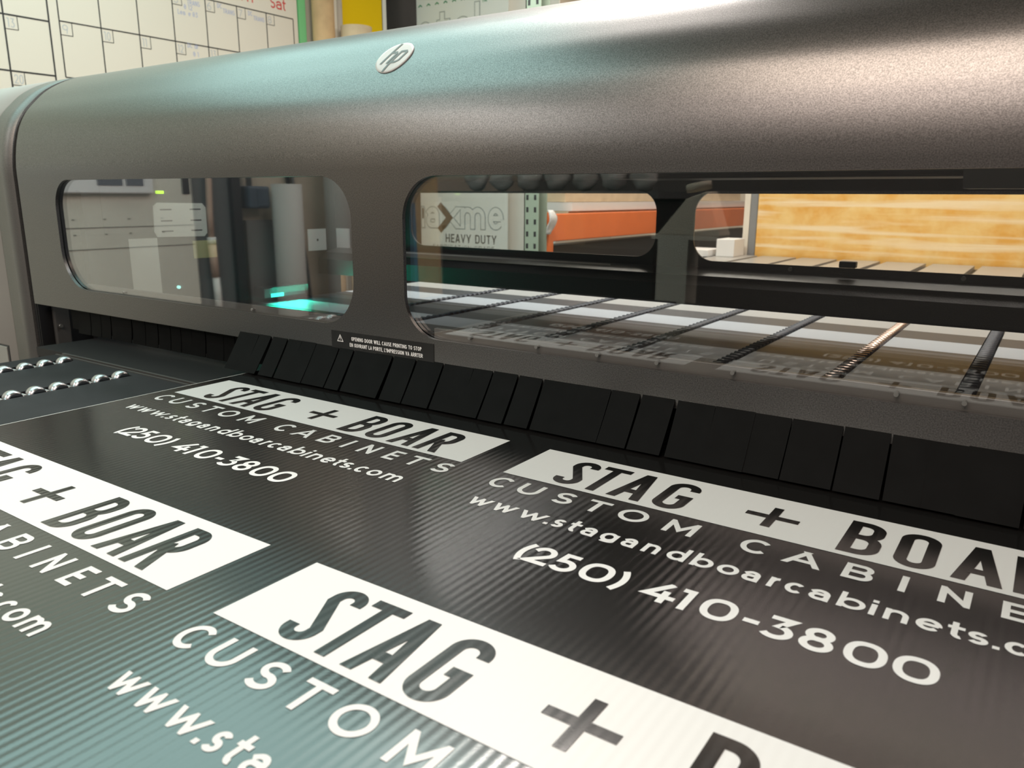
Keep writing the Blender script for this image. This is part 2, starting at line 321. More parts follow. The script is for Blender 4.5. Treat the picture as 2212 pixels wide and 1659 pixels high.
# ------------------------------------------------------------------ lettering: ribbons of constant width
def arc(cx, cy_, rx, ry, a0, a1, n=18):
    return [(cx+rx*math.cos(math.radians(a0+(a1-a0)*i/n)), cy_+ry*math.sin(math.radians(a0+(a1-a0)*i/n))) for i in range(n+1)]
def glyph(c, w, h, st, asc, desc):
    """centre-line strokes of a character in a w x h box; st: 'c' condensed, 'w' wide; returns list of (points, closed, cap)"""
    S = []
    def p(*pts, cap=1): S.append((list(pts), False, cap))
    def pl(pts, closed=False, cap=0): S.append((pts, closed, cap))
    r = w/2
    if c in 'O0' and st == 'c' or (c == '0' and False):
        pl(arc(r, h-r, r, r, 0, 180)+arc(r, r, r, r, 180, 360), True)
    elif c == 'O': pl(arc(r, h/2, r, h/2, 0, 360, 40)[:-1], True)
    elif c == '0':
        pts = []
        for i in range(44):
            a = 2*math.pi*i/44; ca, sa = math.cos(a), math.sin(a)
            pts.append((r+r*math.copysign(abs(ca)**0.86, ca), h/2+h/2*math.copysign(abs(sa)**0.86, sa)))
        pl(pts, True)
    elif c == 'S' and st == 'c':
        k = 0.05*h
        pl([(w, h-r-k)]+arc(r, h-r, r, r, 0, 180)+[(0, h-r-k*1.6), (w, r+k*1.6)]+arc(r, r, r, r, 0, -180)+[(0, r+k)])
    elif c in 'Ss':
        pl(arc(r, h*.745, r*.95, h*.255, 28, 262, 20)+arc(r, h*.25, r, h*.25, 82, -152, 20))
    elif c == 'G' and st == 'c':
        pl([(w, h-r-.04*h)]+arc(r, h-r, r, r, 0, 180)+arc(r, r, r, r, 180, 360)+[(w, .46*h), (.52*w, .46*h)], cap=0)
    elif c in 'CG':
        pl(arc(r, h/2, r, h/2, 42, 318, 30))
        if c == 'G': p((w, .12*h), (w, .48*h), (.6*w, .48*h), cap=0)
    elif c == 'c': pl(arc(r, h/2, r, h/2, 44, 316, 26))
    elif c == 'T': p((0, h), (w, h)); p((r, h), (r, 0))
    elif c == 'A':
        g = .06*w if st == 'c' else 0.0
        p((0, 0), (r-g, h), cap=2); p((w, 0), (r+g, h), cap=2); p((.18*w, .26*h), (.82*w, .26*h), cap=0)
    elif c in 'BPR':
        m = .52*h if c != 'R' else .44*h
        rb = min((h-m)/2, w*.55); rb2 = min(m/2, w*.55); wt = w*.95 if c == 'B' else w
        p((0, 0), (0, h))
        pl([(0, h)]+arc(wt-rb, h-rb, rb, rb, 90, 0, 10)+arc(wt-rb, m+rb, rb, rb, 0, -90, 10)+[(0, m)])
        if c == 'B': pl([(0, m)]+arc(w-rb2, m-rb2, rb2, rb2, 90, 0, 10)+arc(w-rb2, rb2, rb2, rb2, 0, -90, 10)+[(0, 0)])
        if c == 'R': p((.45*w, m), (w*1.02, 0), cap=2)
    elif c == 'D':
        rb = min(h/2, w*.8) if st == 'w' else r
        p((0, 0), (0, h)); pl([(0, h)]+arc(w-rb, h-rb, rb, rb, 90, 0)+arc(w-rb, rb, rb, rb, 0, -90)+[(0, 0)])
    elif c == 'U': pl([(0, h), (0, r)]+arc(r, r*1.02, r, r, 180, 360)[1:-1]+[(w, r), (w, h)], cap=1)
    elif c == 'M': p((0, 0), (0, h), (r, .22*h), (w, h), (w, 0))
    elif c == 'N': p((0, 0), (0, h), (w, 0), (w, h))
    elif c == 'I': p((r, 0), (r, h))
    elif c == 'E': p((w, h), (0, h), (0, 0), (w, 0)); p((0, h/2), (.9*w, h/2))
    elif c == 'F': p((w, h), (0, h), (0, 0)); p((0, h/2), (.85*w, h/2))
    elif c == 'L': p((0, h), (0, 0), (w, 0))
    elif c == 'H': p((0, 0), (0, h)); p((w, 0), (w, h)); p((0, h/2), (w, h/2))
    elif c == 'V': p((0, h), (r, 0), (w, h), cap=2)
    elif c == 'Y': p((0, h), (r, .42*h), cap=2); p((w, h), (r, .42*h), cap=2); p((r, .46*h), (r, 0))
    elif c == 'W': p((0, h), (.25*w, 0), (.5*w, h), (.75*w, 0), (w, h), cap=2)
    elif c == 'w': p((0, h), (.25*w, 0), (.5*w, h*.97), (.75*w, 0), (w, h), cap=2)
    elif c == '+': p((0, h/2), (w, h/2)); p((r, 0), (r, h))
    elif c == '-': p((0, .42*h), (w, .42*h), cap=1)
    elif c == '.': pl([(0, 0), (w, 0)], cap=1)
    elif c == ',': pl([(w, 0), (0, -.15*h)], cap=1)
    elif c == "'": p((r, h), (r, .75*h))
    elif c == 't': p((.35*w, asc*.93), (.35*w, .3*h), cap=1); pl([(.35*w, .35*h)]+arc(.35*w+.45*w, .32*h, .45*w, .32*h, 180, 290, 12)); p((0, h), (w*.95, h))
    elif c == 'a':
        pl([(.06*w, .84*h)]+arc(.5*w, .62*h, .5*w, .38*h, 125, 0, 14)+[(w, 0)], cap=1)
        pl([(w, .58*h), (.42*w, .58*h)]+arc(.40*w, .29*h, .40*w, .29*h, 90, 270, 14)[1:]+[(.5*w, 0)]+arc(.62*w, .3*h, .38*w, .3*h, 280, 345, 6))
    elif c == 'o': pl(arc(r, h/2, r, h/2, 0, 360, 36)[:-1], True)
    elif c in 'bd':
        pl(arc(r, h/2, r, h/2, 0, 360, 36)[:-1], True); x = 0 if c == 'b' else w; p((x, 0), (x, asc))
    elif c == 'g':
        pl(arc(r, h/2, r, h/2, 0, 360, 36)[:-1], True)
        pl([(w, h), (w, -.05*h)]+arc(r, -.05*h, r, -desc-.05*h, 0, -140, 16)[1:], cap=0)
    elif c == 'n': p((0, 0), (0, h)); pl([(0, .5*h)]+arc(r, h-r*.95, r, r*.95, 175, 0, 16)+[(w, 0)], cap=1)
    elif c == 'm':
        q = w/4; p((0, 0), (0, h))
        pl([(0, .55*h)]+arc(q, h-q*1.1, q, q*1.1, 175, 0, 14)+[(w/2, 0)], cap=1)
        pl([(w/2, .55*h)]+arc(3*q, h-q*1.1, q, q*1.1, 175, 0, 14)+[(w, 0)], cap=1)
    elif c == 'r': p((0, 0), (0, h)); pl([(0, .5*h)]+arc(w*.95, .52*h, w*.95, .48*h, 178, 88, 10))
    elif c == 'i': p((r, 0), (r, h)); pl([(r, h+(asc-h)*.88), (r+1e-5, h+(asc-h)*.88)], cap=1)
    elif c == 'l': p((r, 0), (r, asc))
    elif c == 'e': pl([(.02*w, .51*h), (w, .51*h)]); pl([(w, .46*h), (w, .5*h)]+arc(r, h/2, r, h/2, 6, 318, 30))
    elif c == 'x': p((0, 0), (w, h), cap=2); p((0, h), (w, 0), cap=2)
    elif c == '1': p((0, h), (w*.78, h), (w*.78, 0))
    elif c == '2': pl(arc(.5*w, h*.7, .48*w, .3*h, 155, -28, 18)+[(0.02*w, 0), (w, 0)], cap=1)
    elif c == '3': pl([(.02*w, h), (.93*w, h), (.5*w, .58*h)]+arc(.46*w, .29*h, .54*w, .29*h, 80, -145, 20), cap=0)
    elif c == '4': p((.66*w, h), (0, .27*h), (w, .27*h), cap=1); p((.70*w, .52*h), (.70*w, 0))
    elif c == '5': pl([(.94*w, h), (.18*w, h), (.12*w, .57*h), (.42*w, .6*h)]+arc(.45*w, .3*h, .55*w, .3*h, 88, -150, 20), cap=0)
    elif c == '6': pl(arc(r, .3*h, r, .3*h, 0, 360, 28)[:-1], True); pl([(.0, .3*h)]+arc(w, .32*h, w, .68*h, 180, 95, 12))
    elif c == '7': p((0, h), (w, h), (.3*w, 0))
    elif c == '8': pl(arc(r, .76*h, r*.84, .24*h, 0, 360, 30)[:-1], True); pl(arc(r, .27*h, r, .27*h, 0, 360, 30)[:-1], True)
    elif c == '9': pl(arc(r, .7*h, r, .3*h, 0, 360, 28)[:-1], True); pl([(w, .7*h), (.8*w, 0)], cap=1)
    elif c == '(': pl([(.17*h*(2*t-1)**2, h*.45+.62*h*(1-2*t)) for t in [i/14 for i in range(15)]], cap=0)
    elif c == ')': pl([(w-.17*h*(2*t-1)**2, h*.45+.62*h*(1-2*t)) for t in [i/14 for i in range(15)]], cap=0)
    elif c == '@': pl(arc(r, h/2, r, h/2, 0, 360, 24)[:-1], True); p((r*.6, .4*h), (r*1.4, .6*h))
    elif c == '>': p((0, h), (w, h/2), (0, 0), cap=2)
    elif c == '^': p((0, 0), (r, h), (w, 0), cap=1)
    return S
def clip_y(poly, lo, hi):
    for sgn, lim in ((1, lo), (-1, hi)):
        out = []
        for i in range(len(poly)):
            a, b = poly[i], poly[(i+1) % len(poly)]; da, db = sgn*(a[1]-lim), sgn*(b[1]-lim)
            if da >= 0: out.append(a)
            if (da > 0 > db) or (da < 0 < db):
                t = da/(da-db); out.append((a[0]+t*(b[0]-a[0]), a[1]+t*(b[1]-a[1])))
        poly = out
        if len(poly) < 3: return []
    return poly
def ribbon(pts, closed, cap, sw, lo=None, hi=None):
    pts = [Vector((a, b)) for a, b in pts]
    q = [pts[0]]
    for a in pts[1:]:
        if (a-q[-1]).length > 1e-7: q.append(a)
    pts = q; n = len(pts); h = sw/2
    if n < 2: return []
    if not closed and cap:
        e = h if cap == 1 else h*2.2
        d0 = (pts[0]-pts[1]).normalized(); d1 = (pts[-1]-pts[-2]).normalized()
        pts[0] = pts[0]+d0*e; pts[-1] = pts[-1]+d1*e
    L, R = [], []
    for i in range(n):
        if closed: a, b, c = pts[i-1], pts[i], pts[(i+1) % n]
        else: a, b, c = pts[max(i-1, 0)], pts[i], pts[min(i+1, n-1)]
        d1 = (b-a).normalized() if (b-a).length > 1e-9 else (c-b).normalized()
        d2 = (c-b).normalized() if (c-b).length > 1e-9 else d1
        n1 = Vector((-d1.y, d1.x)); n2 = Vector((-d2.y, d2.x)); m = n1+n2
        m = m.normalized() if m.length > 1e-6 else n1
        k = min(1/max(m.dot(n1), 0.12), 4.5)
        L.append(b+m*h*k); R.append(b-m*h*k)
    polys = []
    for i in range(n if closed else n-1):
        j = (i+1) % n
        po = [tuple(R[i]), tuple(R[j]), tuple(L[j]), tuple(L[i])]
        if lo is not None: po = clip_y(po, lo, hi)
        if po: polys.append(po)
    return polys
LAYER = [.00004]   # later strokes of a letter lie a hair above earlier ones
def put_glyph(mb, c, x0, x1, y0, y1, sw, fmap, st='w', asc=None, desc=None):
    """glyph inside the outer box x0..x1, y0..y1 (x-height for lower case)"""
    h = y1-y0-sw; wd = max(x1-x0-sw, 1e-6)
    a = (asc-y0-sw) if asc is not None else h*1.42
    d = (desc-y0+sw) if desc is not None else -.35*h
    top = a if c in 'bdtlig' else h
    for si, (pts, closed, cap) in enumerate(glyph(c, wd, h, st, a, d)):
        ox, oy = x0+sw/2, y0+sw/2; e = si*LAYER[0]
        straight = c in 'AVWMNYRwxX1247'
        for po in ribbon(pts, closed, cap, sw, -sw/2 if straight else None, h+sw/2 if straight else None):
            vs = [fmap(ox+a_, oy+b_, e) for a_, b_ in po]
            mb.add(vs, [tuple(range(len(vs)))])
WID = {'I': .3, 'i': .28, 'l': .28, '.': .26, ',': .26, "'": .25, '1': .55, '-': .5, '(': .36, ')': .36, ' ': .42, 'M': 1.15, 'W': 1.35, 'm': 1.35, 'w': 1.25, 't': .55, 'r': .52, 'E': .72, 'L': .68, 'F': .7, 'P': .8, 'S': .78, 's': .68, 'T': .8}
def put_text(mb, s, x, y, h, sw, fmap, scale=0.85, gap=0.16, st='w', width=None, xh=0.72):
    ws = [WID.get(c, .9)*h*scale for c in s]; tot = sum(ws)+gap*h*(len(s)-1)
    k = width/tot if width else 1.0
    for c, wd in zip(s, ws):
        if c != ' ':
            hh = h*xh if c in 'acegimnorsuvwxz' else h
            if c in '.': hh = sw*1.02
            put_glyph(mb, c, x, x+wd*k if c != '.' else x+sw*1.3, y, y+(hh if c not in 'bdtlg' else h*xh), sw, fmap, st, asc=y+h)
        x += (wd+gap*h)*k
    return x

# ================================================================== the room
struct('floor', MB().box(-2.75, 4.2, -4.6, 6.6, -TZ-.05, -TZ), M['floor'])
struct('ceiling', MB().box(-2.75, 4.2, -4.6, 6.6, 2.16, 2.22), M['ceil'])
struct('wall_left', MB().box(-2.75, -2.6, -4.6, 6.6, -TZ, 2.16), M['wall'])
struct('wall_back', MB().box(-2.6, 4.2, 6.4, 6.6, -TZ, 2.16), M['wall'])
struct('wall_front', MB().box(-2.6, 4.2, -4.6, -4.45, -TZ, 2.16), M['wallfront'])

# ================================================================== wall calendar
XB = -2.58
cal = thing('wall_calendar', 'large cream dry-erase calendar with black day grid hanging on the left wall', 'calendar', (XB, 1.3, .25))
MB().box(-2.6, XB, .05, 2.535, .25, 1.52).build('board', M['board'], cal, bevel=.002)
def fx(e=.0): return lambda u, v, k=0: (XB+.0006+e+k*4, u, v)
g = MB()
def vline(y, z0, z1, t=.0055): g.add([(XB+.0005, y-t/2, z0), (XB+.0005, y+t/2, z0), (XB+.0005, y+t/2, z1), (XB+.0005, y-t/2, z1)], [(0, 1, 2, 3)])
def hline(z, y0, y1, t=.0055): g.add([(XB+.0006, y0, z-t/2), (XB+.0006, y1, z-t/2), (XB+.0006, y1, z+t/2), (XB+.0006, y0, z+t/2)], [(0, 1, 2, 3)])
ly = [.27+.1815*k-.001 for k in range(6)]          # left month, last lines at 1.0 and 1.178
for y in (.455, .637, .818, .9985, 1.178): vline(y, .36, 1.42, .007)
for z in (.783, 1.0, 1.22): hline(z, .455, 1.178, .0068)
ry = [1.221, 1.4025, 1.584, 1.7665, 1.949, 2.134, 2.3195, 2.502]
for y in ry: vline(y, .783, 1.2335)
for z in (.783, 1.0105, 1.2335): hline(z, 1.221, 2.502)
def daybox(y, z): vline(y+.052, z-.055, z, .003); hline(z-.055, y, y+.052, .003)
for y in ry[:-1]:
    for z in (1.0105, 1.2335): daybox(y, z)
for y in (.818, .9985):
    for z in (.783, 1.0): daybox(y, z)
g.build('grid_lines', M['line'], cal, recalc=False)
dn = MB()
def num(s, y, z):
    put_text(dn, s, y+.010, z-.048, .036, .0034, fx(), scale=.5 if len(s) > 1 else .72, gap=.1)
for k, s in enumerate(['2', '3', '4', '5', '6', '7', '8'][1:]): num(s, ry[k+1], 1.2335)
for k, s in enumerate(['9', '10', '11', '12', '13', '14', '15']): num(s, ry[k], 1.0105)
num('13', .9985, 1.0); num('20', .9985, .783); num('12', .818, 1.0); num('19', .818, .783)
dn.build('day_numbers', M['marker'], cal, recalc=False)
dd = MB()
put_text(dd, 'Sat', 2.352, 1.266, .058, .0075, fx(), scale=.72, gap=.1); put_text(dd, 'Fri', 2.168, 1.268, .058, .0075, fx(), scale=.72, gap=.1)
dd.build('day_names', M['red'], cal, recalc=False)
hw = MB()
for s, y, z in (('DC', 2.012, 1.214), ('TRANS', 2.03, 1.190), ('@ 12', 2.01, 1.166), ('Leave @3', 1.975, 1.138), ('DC', 2.200, 1.205), ('TRANS', 2.232, 1.186), ('DC', 2.385, 1.202), ('TRANS', 2.418, 1.184), ('DC dr', 2.012, .992), ('@ 1', 2.04, .955)):
    put_text(hw, s, y-.1815, z, .022, .0026, fx(), scale=.62, gap=.12)
hw.build('handwriting', M['bluemark'], cal, recalc=False)
tag(MB().box(-2.6, -2.575, 2.542, 2.59, -.3, 1.6).build('tape_strip', M['greentape']), 'vertical strip of green tape on the wall beside the calendar', 'tape')

# ---- rolls and sheets standing past the calendar
def roll(name, label, cat, x, y, r, z1, m, ri=None, grp=None, top=None):
    t = thing(name, label, cat, (x, y, -TZ), grp)
    MB().ring((x, y, -TZ), (x, y, z1), r, ri or r*.86).build('tube_wall', m, t)
    return t
roll('cardboard_tube', 'tall brown cardboard tube standing beside the green tape', 'tube', -2.505, 2.655, .062, 1.62, M['card'])
roll('paper_roll', 'slim cream paper roll standing right of the tall brown tube', 'roll', -2.535, 2.752, .028, 1.62, M['cream'])
roll('paper_roll', 'slim taupe roll squeezed between cream roll and short tube', 'roll', -2.53, 2.80, .0195, 1.58, M['taupe'])
roll('cardboard_tube', 'short pale cardboard tube with open top before the yellow sheet', 'tube', -2.41, 2.815, .088, 1.225, M['cardpale'])
def leaning(name, label, cat, pts, z0, z1, th, m):
    (xa, ya), (xb, yb) = pts; d = Vector((xb-xa, yb-ya)).normalized(); nn = Vector((-d.y, d.x))*th
    return tag(MB().hexa([(xa, ya, z0), (xb, yb, z0), (xb+nn.x, yb+nn.y, z0), (xa+nn.x, ya+nn.y, z0)],
                     [(xa, ya, z1), (xb, yb, z1), (xb+nn.x, yb+nn.y, z1), (xa+nn.x, ya+nn.y, z1)]).build(name, m), label, cat)
leaning('plastic_sheet', 'bright yellow plastic sheet standing behind the short tube', 'sheet', [(-2.56, 2.83), (-2.545, 3.172)], -TZ, 1.9, .004, M['yellow'])
leaning('plastic_sheet', 'narrow white sheet edge between the yellow and black sheets', 'sheet', [(-2.545, 3.18), (-2.545, 3.212)], -TZ, 1.9, .004, M['plainwht'])
leaning('plastic_sheet', 'black sheet standing upright left of the film-covered white sheet', 'sheet', [(-2.545, 3.22), (-2.545, 3.52)], -TZ, 1.9, .004, M['darksheet'])
# film covered sheet
YF = 3.4
fs = thing('aluminium_sheet', 'upright sheet in white protective film with outlined lettering and green arrows', 'sheet', (-2.1, YF, -TZ))
MB().box(-2.462, -1.758, YF, YF+.006, -TZ, 2.05).build('sheet_panel', M['film'], fs)
fo, fi, fb, fg, fh = MB(), MB(), MB(), MB(), MB()
def fy(e): return lambda u, v, k=0: (u, YF-e-k*4, v)
def outl(c, x0, x1, y0, xh, asc=None, sw=.044):
    put_glyph(fo, c, x0, x1, y0, y0+xh, sw, fy(.001), asc=asc); 
    put_glyph(fi, c, x0+.006, x1-.006, y0+.006, y0+xh-.006, sw-.012, fy(.002), asc=(asc-.006) if asc else None)
for zb in (.078, 1.205):
    up_ = zb > 1
    if not up_:
        outl('n', -2.46, -2.425, zb, .145, sw=.030); outl('a', -2.418, -2.30, zb, .145); outl('m', -2.13, -1.925, zb, .145, sw=.042); outl('e', -1.908, -1.785, zb, .145)
        put_glyph(fo, 'x', -2.285, -2.135, zb, zb+.145, .044, fy(.0008)); put_glyph(fi, 'x', -2.279, -2.141, zb+.006, zb+.139, .033, fy(.0016))
        put_glyph(fb, '>', -2.29, -2.195, zb, zb+.145, .042, fy(.0030))
    else:
        outl('e', -2.455, -2.33, zb, .145); outl('t', -2.30, -2.185, zb, .145, asc=zb+.20); outl('a', -2.16, -2.03, zb, .145); outl('l', -2.01, -1.955, zb, .145, asc=zb+.215)
for k in range(7): put_glyph(fg, '^', -2.445+.068*k, -2.415+.068*k, 1.437, 1.452, .007, fy(.001))
put_text(fg, 'TM', -1.945, 1.408, .022, .004, fy(.001), scale=.7)
put_text(fh, 'HEAVY DUTY', -2.252, -.008, .055, .0085, fy(.001), st='c', scale=.62, gap=.14, width=.41)
put_text(fh, 'FABRICATION GRADE', -2.36, -.046, .022, .003, fy(.001), scale=.7, gap=.2, width=.5)
fo.build('letter_outline', M['filmline'], fs, recalc=False); fi.build('letter_fill', M['film'], fs, recalc=False)
fb.build('brown_chevron', M['filmbrown'], fs, recalc=False); fg.build('green_print', M['filmgreen'], fs, recalc=False); fh.build('small_print', M['filmgrey'], fs, recalc=False)
tag(MB().box(-1.84, -1.47, 3.5, 3.506, -TZ, 2.05).build('plastic_sheet', M['plainwht']), 'plain white sheet standing half behind the lettered sheet', 'sheet')

# ---- pallet rack running away from the printer
XR = -.80
def upright(name, label, x, y, m, z1):
    t = thing(name, label, 'rack post', (x, y, -TZ))
    b = MB(); b.box(x-.075, x-.070, y, y+.07, -TZ, z1); b.box(x-.075, x, y, y+.004, -TZ, z1); b.box(x-.075, x, y+.066, y+.07, -TZ, z1)
    b.build('channel', m, t)
    h = MB()
    for k in range(40):
        z = -TZ+.08+.052*k
        if z < z1-.03:
            for dx in (-.058, -.018): h.box(x+dx-.006, x+dx+.006, y-.0006, y+.0002, z, z+.022)
    h.build('slot_row', M['nearblack'], t)
    return t
upright('rack_upright', 'pale green slotted rack post at the near end of the orange beam', XR, 2.262, M['rackgreen'], 1.75)
upright('rack_upright', 'grey-green slotted rack post at the far end of the orange beam', XR, 5.32, M['midgrey'], 1.75)
def beam(label, x, z0, z1):
    t = thing('rack_beam', label, 'rack beam', (x, 3.8, z0))
    b = MB(); b.box(x-.045, x, 2.335, 5.30, z0, z1); b.build('beam_bar', M['orange'], t, bevel=.004)
    for y in (2.335, 5.262):
        MB().box(x-.05, x+.006, y, y+.045, z0-.085, z1+.008).build('end_bracket', M['orange'], t, bevel=.002)
    return t
beam('orange horizontal rack beam seen through the rear window', XR, .092, .213)
tag(MB().box(-1.0, XR-.05, 2.60, 5.25, .213, .222).build('rack_deck', M['cardpale']), 'wooden deck lying on the orange rack beam', 'rack deck')
bstk = MB()
bstk.box(-1.0, -.83, 2.60, 5.22, .223, .262)
tag(bstk.build('board_stack', M['whitebox']), 'thin stack of white edged boards lying on the orange beam deck', 'boards')
tag(MB().box(-1.0, -.88, 2.62, 5.1, .263, .62).build('carton', M['cardpale'], bevel=.004), 'long pale carton lying on the white edged boards', 'carton')
tag(MB().box(-.92, -.84, 2.46, 5.2, -TZ, .07).build('carton', M['nearblack'], bevel=.004), 'dark crate on the floor under the orange beam', 'crate')
# glove hanging on the beam
gl = MB(); n = 10
ring = []
for k in range(9):
    t_ = k/8; z = .232-.105*t_; hw_ = .016+.017*math.sin(math.pi*min(1, t_*1.1)); xo = -.776+.012*math.sin(t_*5)
    ring.append([(xo+.008*math.sin(a)+.003*math.sin(3*a+k), 2.318+.014*math.sin(t_*2.6)+hw_*math.cos(a), z) for a in [2*math.pi*j/n for j in range(n)]])
gl.add([p for R in ring for p in R], [(i*n+j, i*n+(j+1) % n, (i+1)*n+(j+1) % n, (i+1)*n+j) for i in range(8) for j in range(n)], True)
gl.add(ring[0], [tuple(range(n))]); gl.add(ring[-1], [tuple(range(n))[::-1]])
tag(gl.build('rag', M['whitebox']), 'white rag hanging over the near end of the orange beam', 'rag')

# ---- feed table behind the printer
ft = thing('feed_table', 'grey slatted feed table behind the printer, in front of the amber panel', 'table', (.5, 2.55, -TZ))
SLX = [-.4275+.2015*k for k in range(11)]
edges = [-.60]+[e for x in SLX for e in (x-.015, x+.015)]+[1.90]
b = MB()
for i in range(0, len(edges), 2): b.box(edges[i], edges[i+1], 1.565, 3.55, -.03, -.012)
b.build('table_top', M['feedtop'], ft)
MB().box(-.60, 1.90, 1.565, 3.55, -.06, -.0302).build('slot_floor', M['slot'], ft)
for x in (-.55, 1.82):
    for y in (1.6, 3.45): MB().box(x, x+.05, y, y+.05, -TZ, -.06).build('leg', M['postgrey'], ft)
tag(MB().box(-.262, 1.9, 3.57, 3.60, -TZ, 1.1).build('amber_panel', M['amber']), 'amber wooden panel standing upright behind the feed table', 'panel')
pp = thing('metal_post', 'pale metal post at the left edge of the amber panel', 'post', (-.27, 3.46, -TZ))
MB().box(-.335, -.305, 3.57, 3.60, -TZ, 1.0).build('post_rail', M['cream'], pp); MB().box(-.303, -.266, 3.575, 3.60, -TZ, 1.0).build('post_web', M['midgrey'], pp)
tag(MB().box(-.40, -.305, 3.36, 3.52, -.012, .078).build('carton', M['whitebox'], bevel=.003), 'small white box on the feed table beside the metal post', 'box')
tag(MB().box(-.58, -.42, 3.30, 3.50, -.012, .022).build('paper_stack', M['whitebox'], bevel=.002), 'low stack of white paper on the feed table corner', 'paper')

# ================================================================== the printer
PR = thing('flatbed_printer', 'big dark grey flatbed printer with windowed hood across the room', 'printer', (.5, .65, -TZ))
prof = [(.18, .051), (.18, .20), (.18, .29), (.18, .318), (.18, .336), (.1812, .356), (.1845, .380), (.19, .406), (.2, .436), (.217, .465), (.238, .488), (.262, .510), (.29, .528), (.325, .544), (.37, .557), (.45, .571), (.56, .581), (.7, .583), (.85, .565), (.97, .52), (1.06, .45), (1.105, .37), (1.12, .30)]
def dense(pr, n=6):
    P = [Vector(q) for q in pr]; P = [2*P[0]-P[1]]+P+[2*P[-1]-P[-2]]; out = []
    for i in range(1, len(P)-2):
        for j in range(n):
            t = j/n; a, b_, c, d = P[i-1:i+3]
            out.append(.5*((2*b_)+(c-a)*t+(2*a-5*b_+4*c-d)*t*t+(3*b_-a-3*c+d)*t**3))
    out.append(P[-2]); return out
D = dense(prof)
i0 = min(range(len(D)), key=lambda i: abs(D[i].y-.328) + (0 if D[i].x < .19 else 9))
ZS = D[i0].y
HX0, HX1 = -.81, 1.78
W1 = rrect(-.660, .207, .0965, .3195, (.085, .07, .062, .058)); W2 = rrect(.309, 1.70, .0935, .3185, (.06, .06, .06, .06))
hd = MB()
hd.plate_y([(HX0, .051), (HX1, .051), (HX1, ZS), (HX0, ZS)], [W1[::-1], W2[::-1]], .18, .186)
cur = D[i0:]
def nrm(i):
    a, b_ = cur[max(i-1, 0)], cur[min(i+1, len(cur)-1)]; t = (b_-a).normalized(); return Vector((-t.y, t.x))
inn = [cur[i]-nrm(i)*.006 for i in range(len(cur))]
nc = len(cur); NX = 2
for L_, flip in ((cur, False), (inn, True)):
    vs = [(HX0, p.x, p.y) for p in L_]+[(HX1, p.x, p.y) for p in L_]
    hd.add(vs, [(i, i+1, nc+i+1, nc+i) if flip else (i, nc+i, nc+i+1, i+1) for i in range(nc-1)], True)
for X in (HX0, HX1): hd.add([(X, p.x, p.y) for p in cur]+[(X, p.x, p.y) for p in inn], [(i, i+1, nc+i+1, nc+i) for i in range(nc-1)])
hood = hd.build('hood', M['hood'], PR, recalc=False)
hb = bmesh.new(); hb.from_mesh(hood.data); bmesh.ops.recalc_face_normals(hb, faces=hb.faces); hb.to_mesh(hood.data); hb.free()
hood['label'] = 'dark grey metallic curved hood'
# lower trim line of the door and panes
MB().plate_y(rrect(-.675, .222, .084, .333, (.09, .08, .07, .07)), [], .1875, .1915).build('window_pane', M['glass'], PR)
MB().plate_y(rrect(.295, 1.715, .081, .332, (.07, .07, .07, .07)), [], .1875, .1915).build('window_pane', M['glass'], PR)
for x0, x1, sc_ in ((-.60, .165, (-.45, -.05)), (.352, 1.66, (.42, .53, .62, .70, .792, .96, 1.02))):
    r_ = MB().box(x0, x1, .1935, .2005, .084, .1075).build('pane_rail', M['railclear'], PR, bevel=.001)
    s_ = MB()
    for x in sc_: s_.tube([(x, .1870, .1005), (x, .1935, .1005)], .0024, 14)
    s_.build('rail_screws', M['screw'], r_)
# seam gasket and left housing
def body_poly(outset, zb):
    top = [(p.x, p.y) for p in D]
    cx, cz = .65, .2
    q = [(cx+(y-cx)*(1+outset), cz+(z-cz)*(1+outset)) for y, z in top]
    return [(q[0][0], zb)]+q+[(q[-1][0], zb)]
MB().prism_x(body_poly(-.012, -.55), -.8265, -.8168).build('seam_gasket', M['rubber'], PR)
MB().prism_x(body_poly(0.0, -.60), -.925, -.8267, True).build('end_band', M['band'], PR)
sp_ = MB().prism_x(body_poly(0.0, -.60), -1.50, -.9265, True).build('side_panel', M['side'], PR)
MB().box(-1.35, -.968, .1785, .1805, -.50, -.063).build('access_door_gap', M['nearblack'], sp_)
MB().box(-1.346, -.975, .1765, .1795, -.50, -.067).build('access_door', M['side'], sp_, bevel=.001)
MB().prism_x(body_poly(0.0, -.60), 1.795, 1.92, True).build('end_band', M['band'], PR)
MB().prism_x(body_poly(0.0, -.60), 1.9215, 2.5, True).build('side_panel', M['side'], PR)
# base, platen
MB().box(-1.50, 2.5, .30, 1.10, -TZ, -.60).build('base_cabinet', M['nearblack'], PR)
MB().box(-.825, 1.79, .36, 1.10, -.60, -.062).build('lower_body', M['innerflat'], PR)
b = MB()
for i in range(0, len(edges), 2):
    e1_ = min(edges[i+1], 1.79)
    if edges[i] < 1.79: b.box(-.812 if i == 0 else edges[i], e1_, .34 if i else .52, 1.56, -.03, -.012)
b.box(-.615, 1.79, .085, .34, -.03, -.012); b.box(-.60, SLX[0]-.015, .34, .52, -.03, -.012)
plt = b.build('platen', M['platen'], PR)
plt.data.materials[0] = M['platen']
MB().box(-.60, 1.79, .34, 1.56, -.06, -.031).build('platen_floor', M['slot'], PR)
for k, x in enumerate(SLX[:-1]):
    rb = MB(); y = .63
    while y < 1.53:
        rb.tube([(x-.0115, y, -.018), (x+.0115, y, -.018)], .0105, 12); y += .0235
    rb.build('roller_strip', M['copper'] if k == 6 else M['blackroller'], PR)
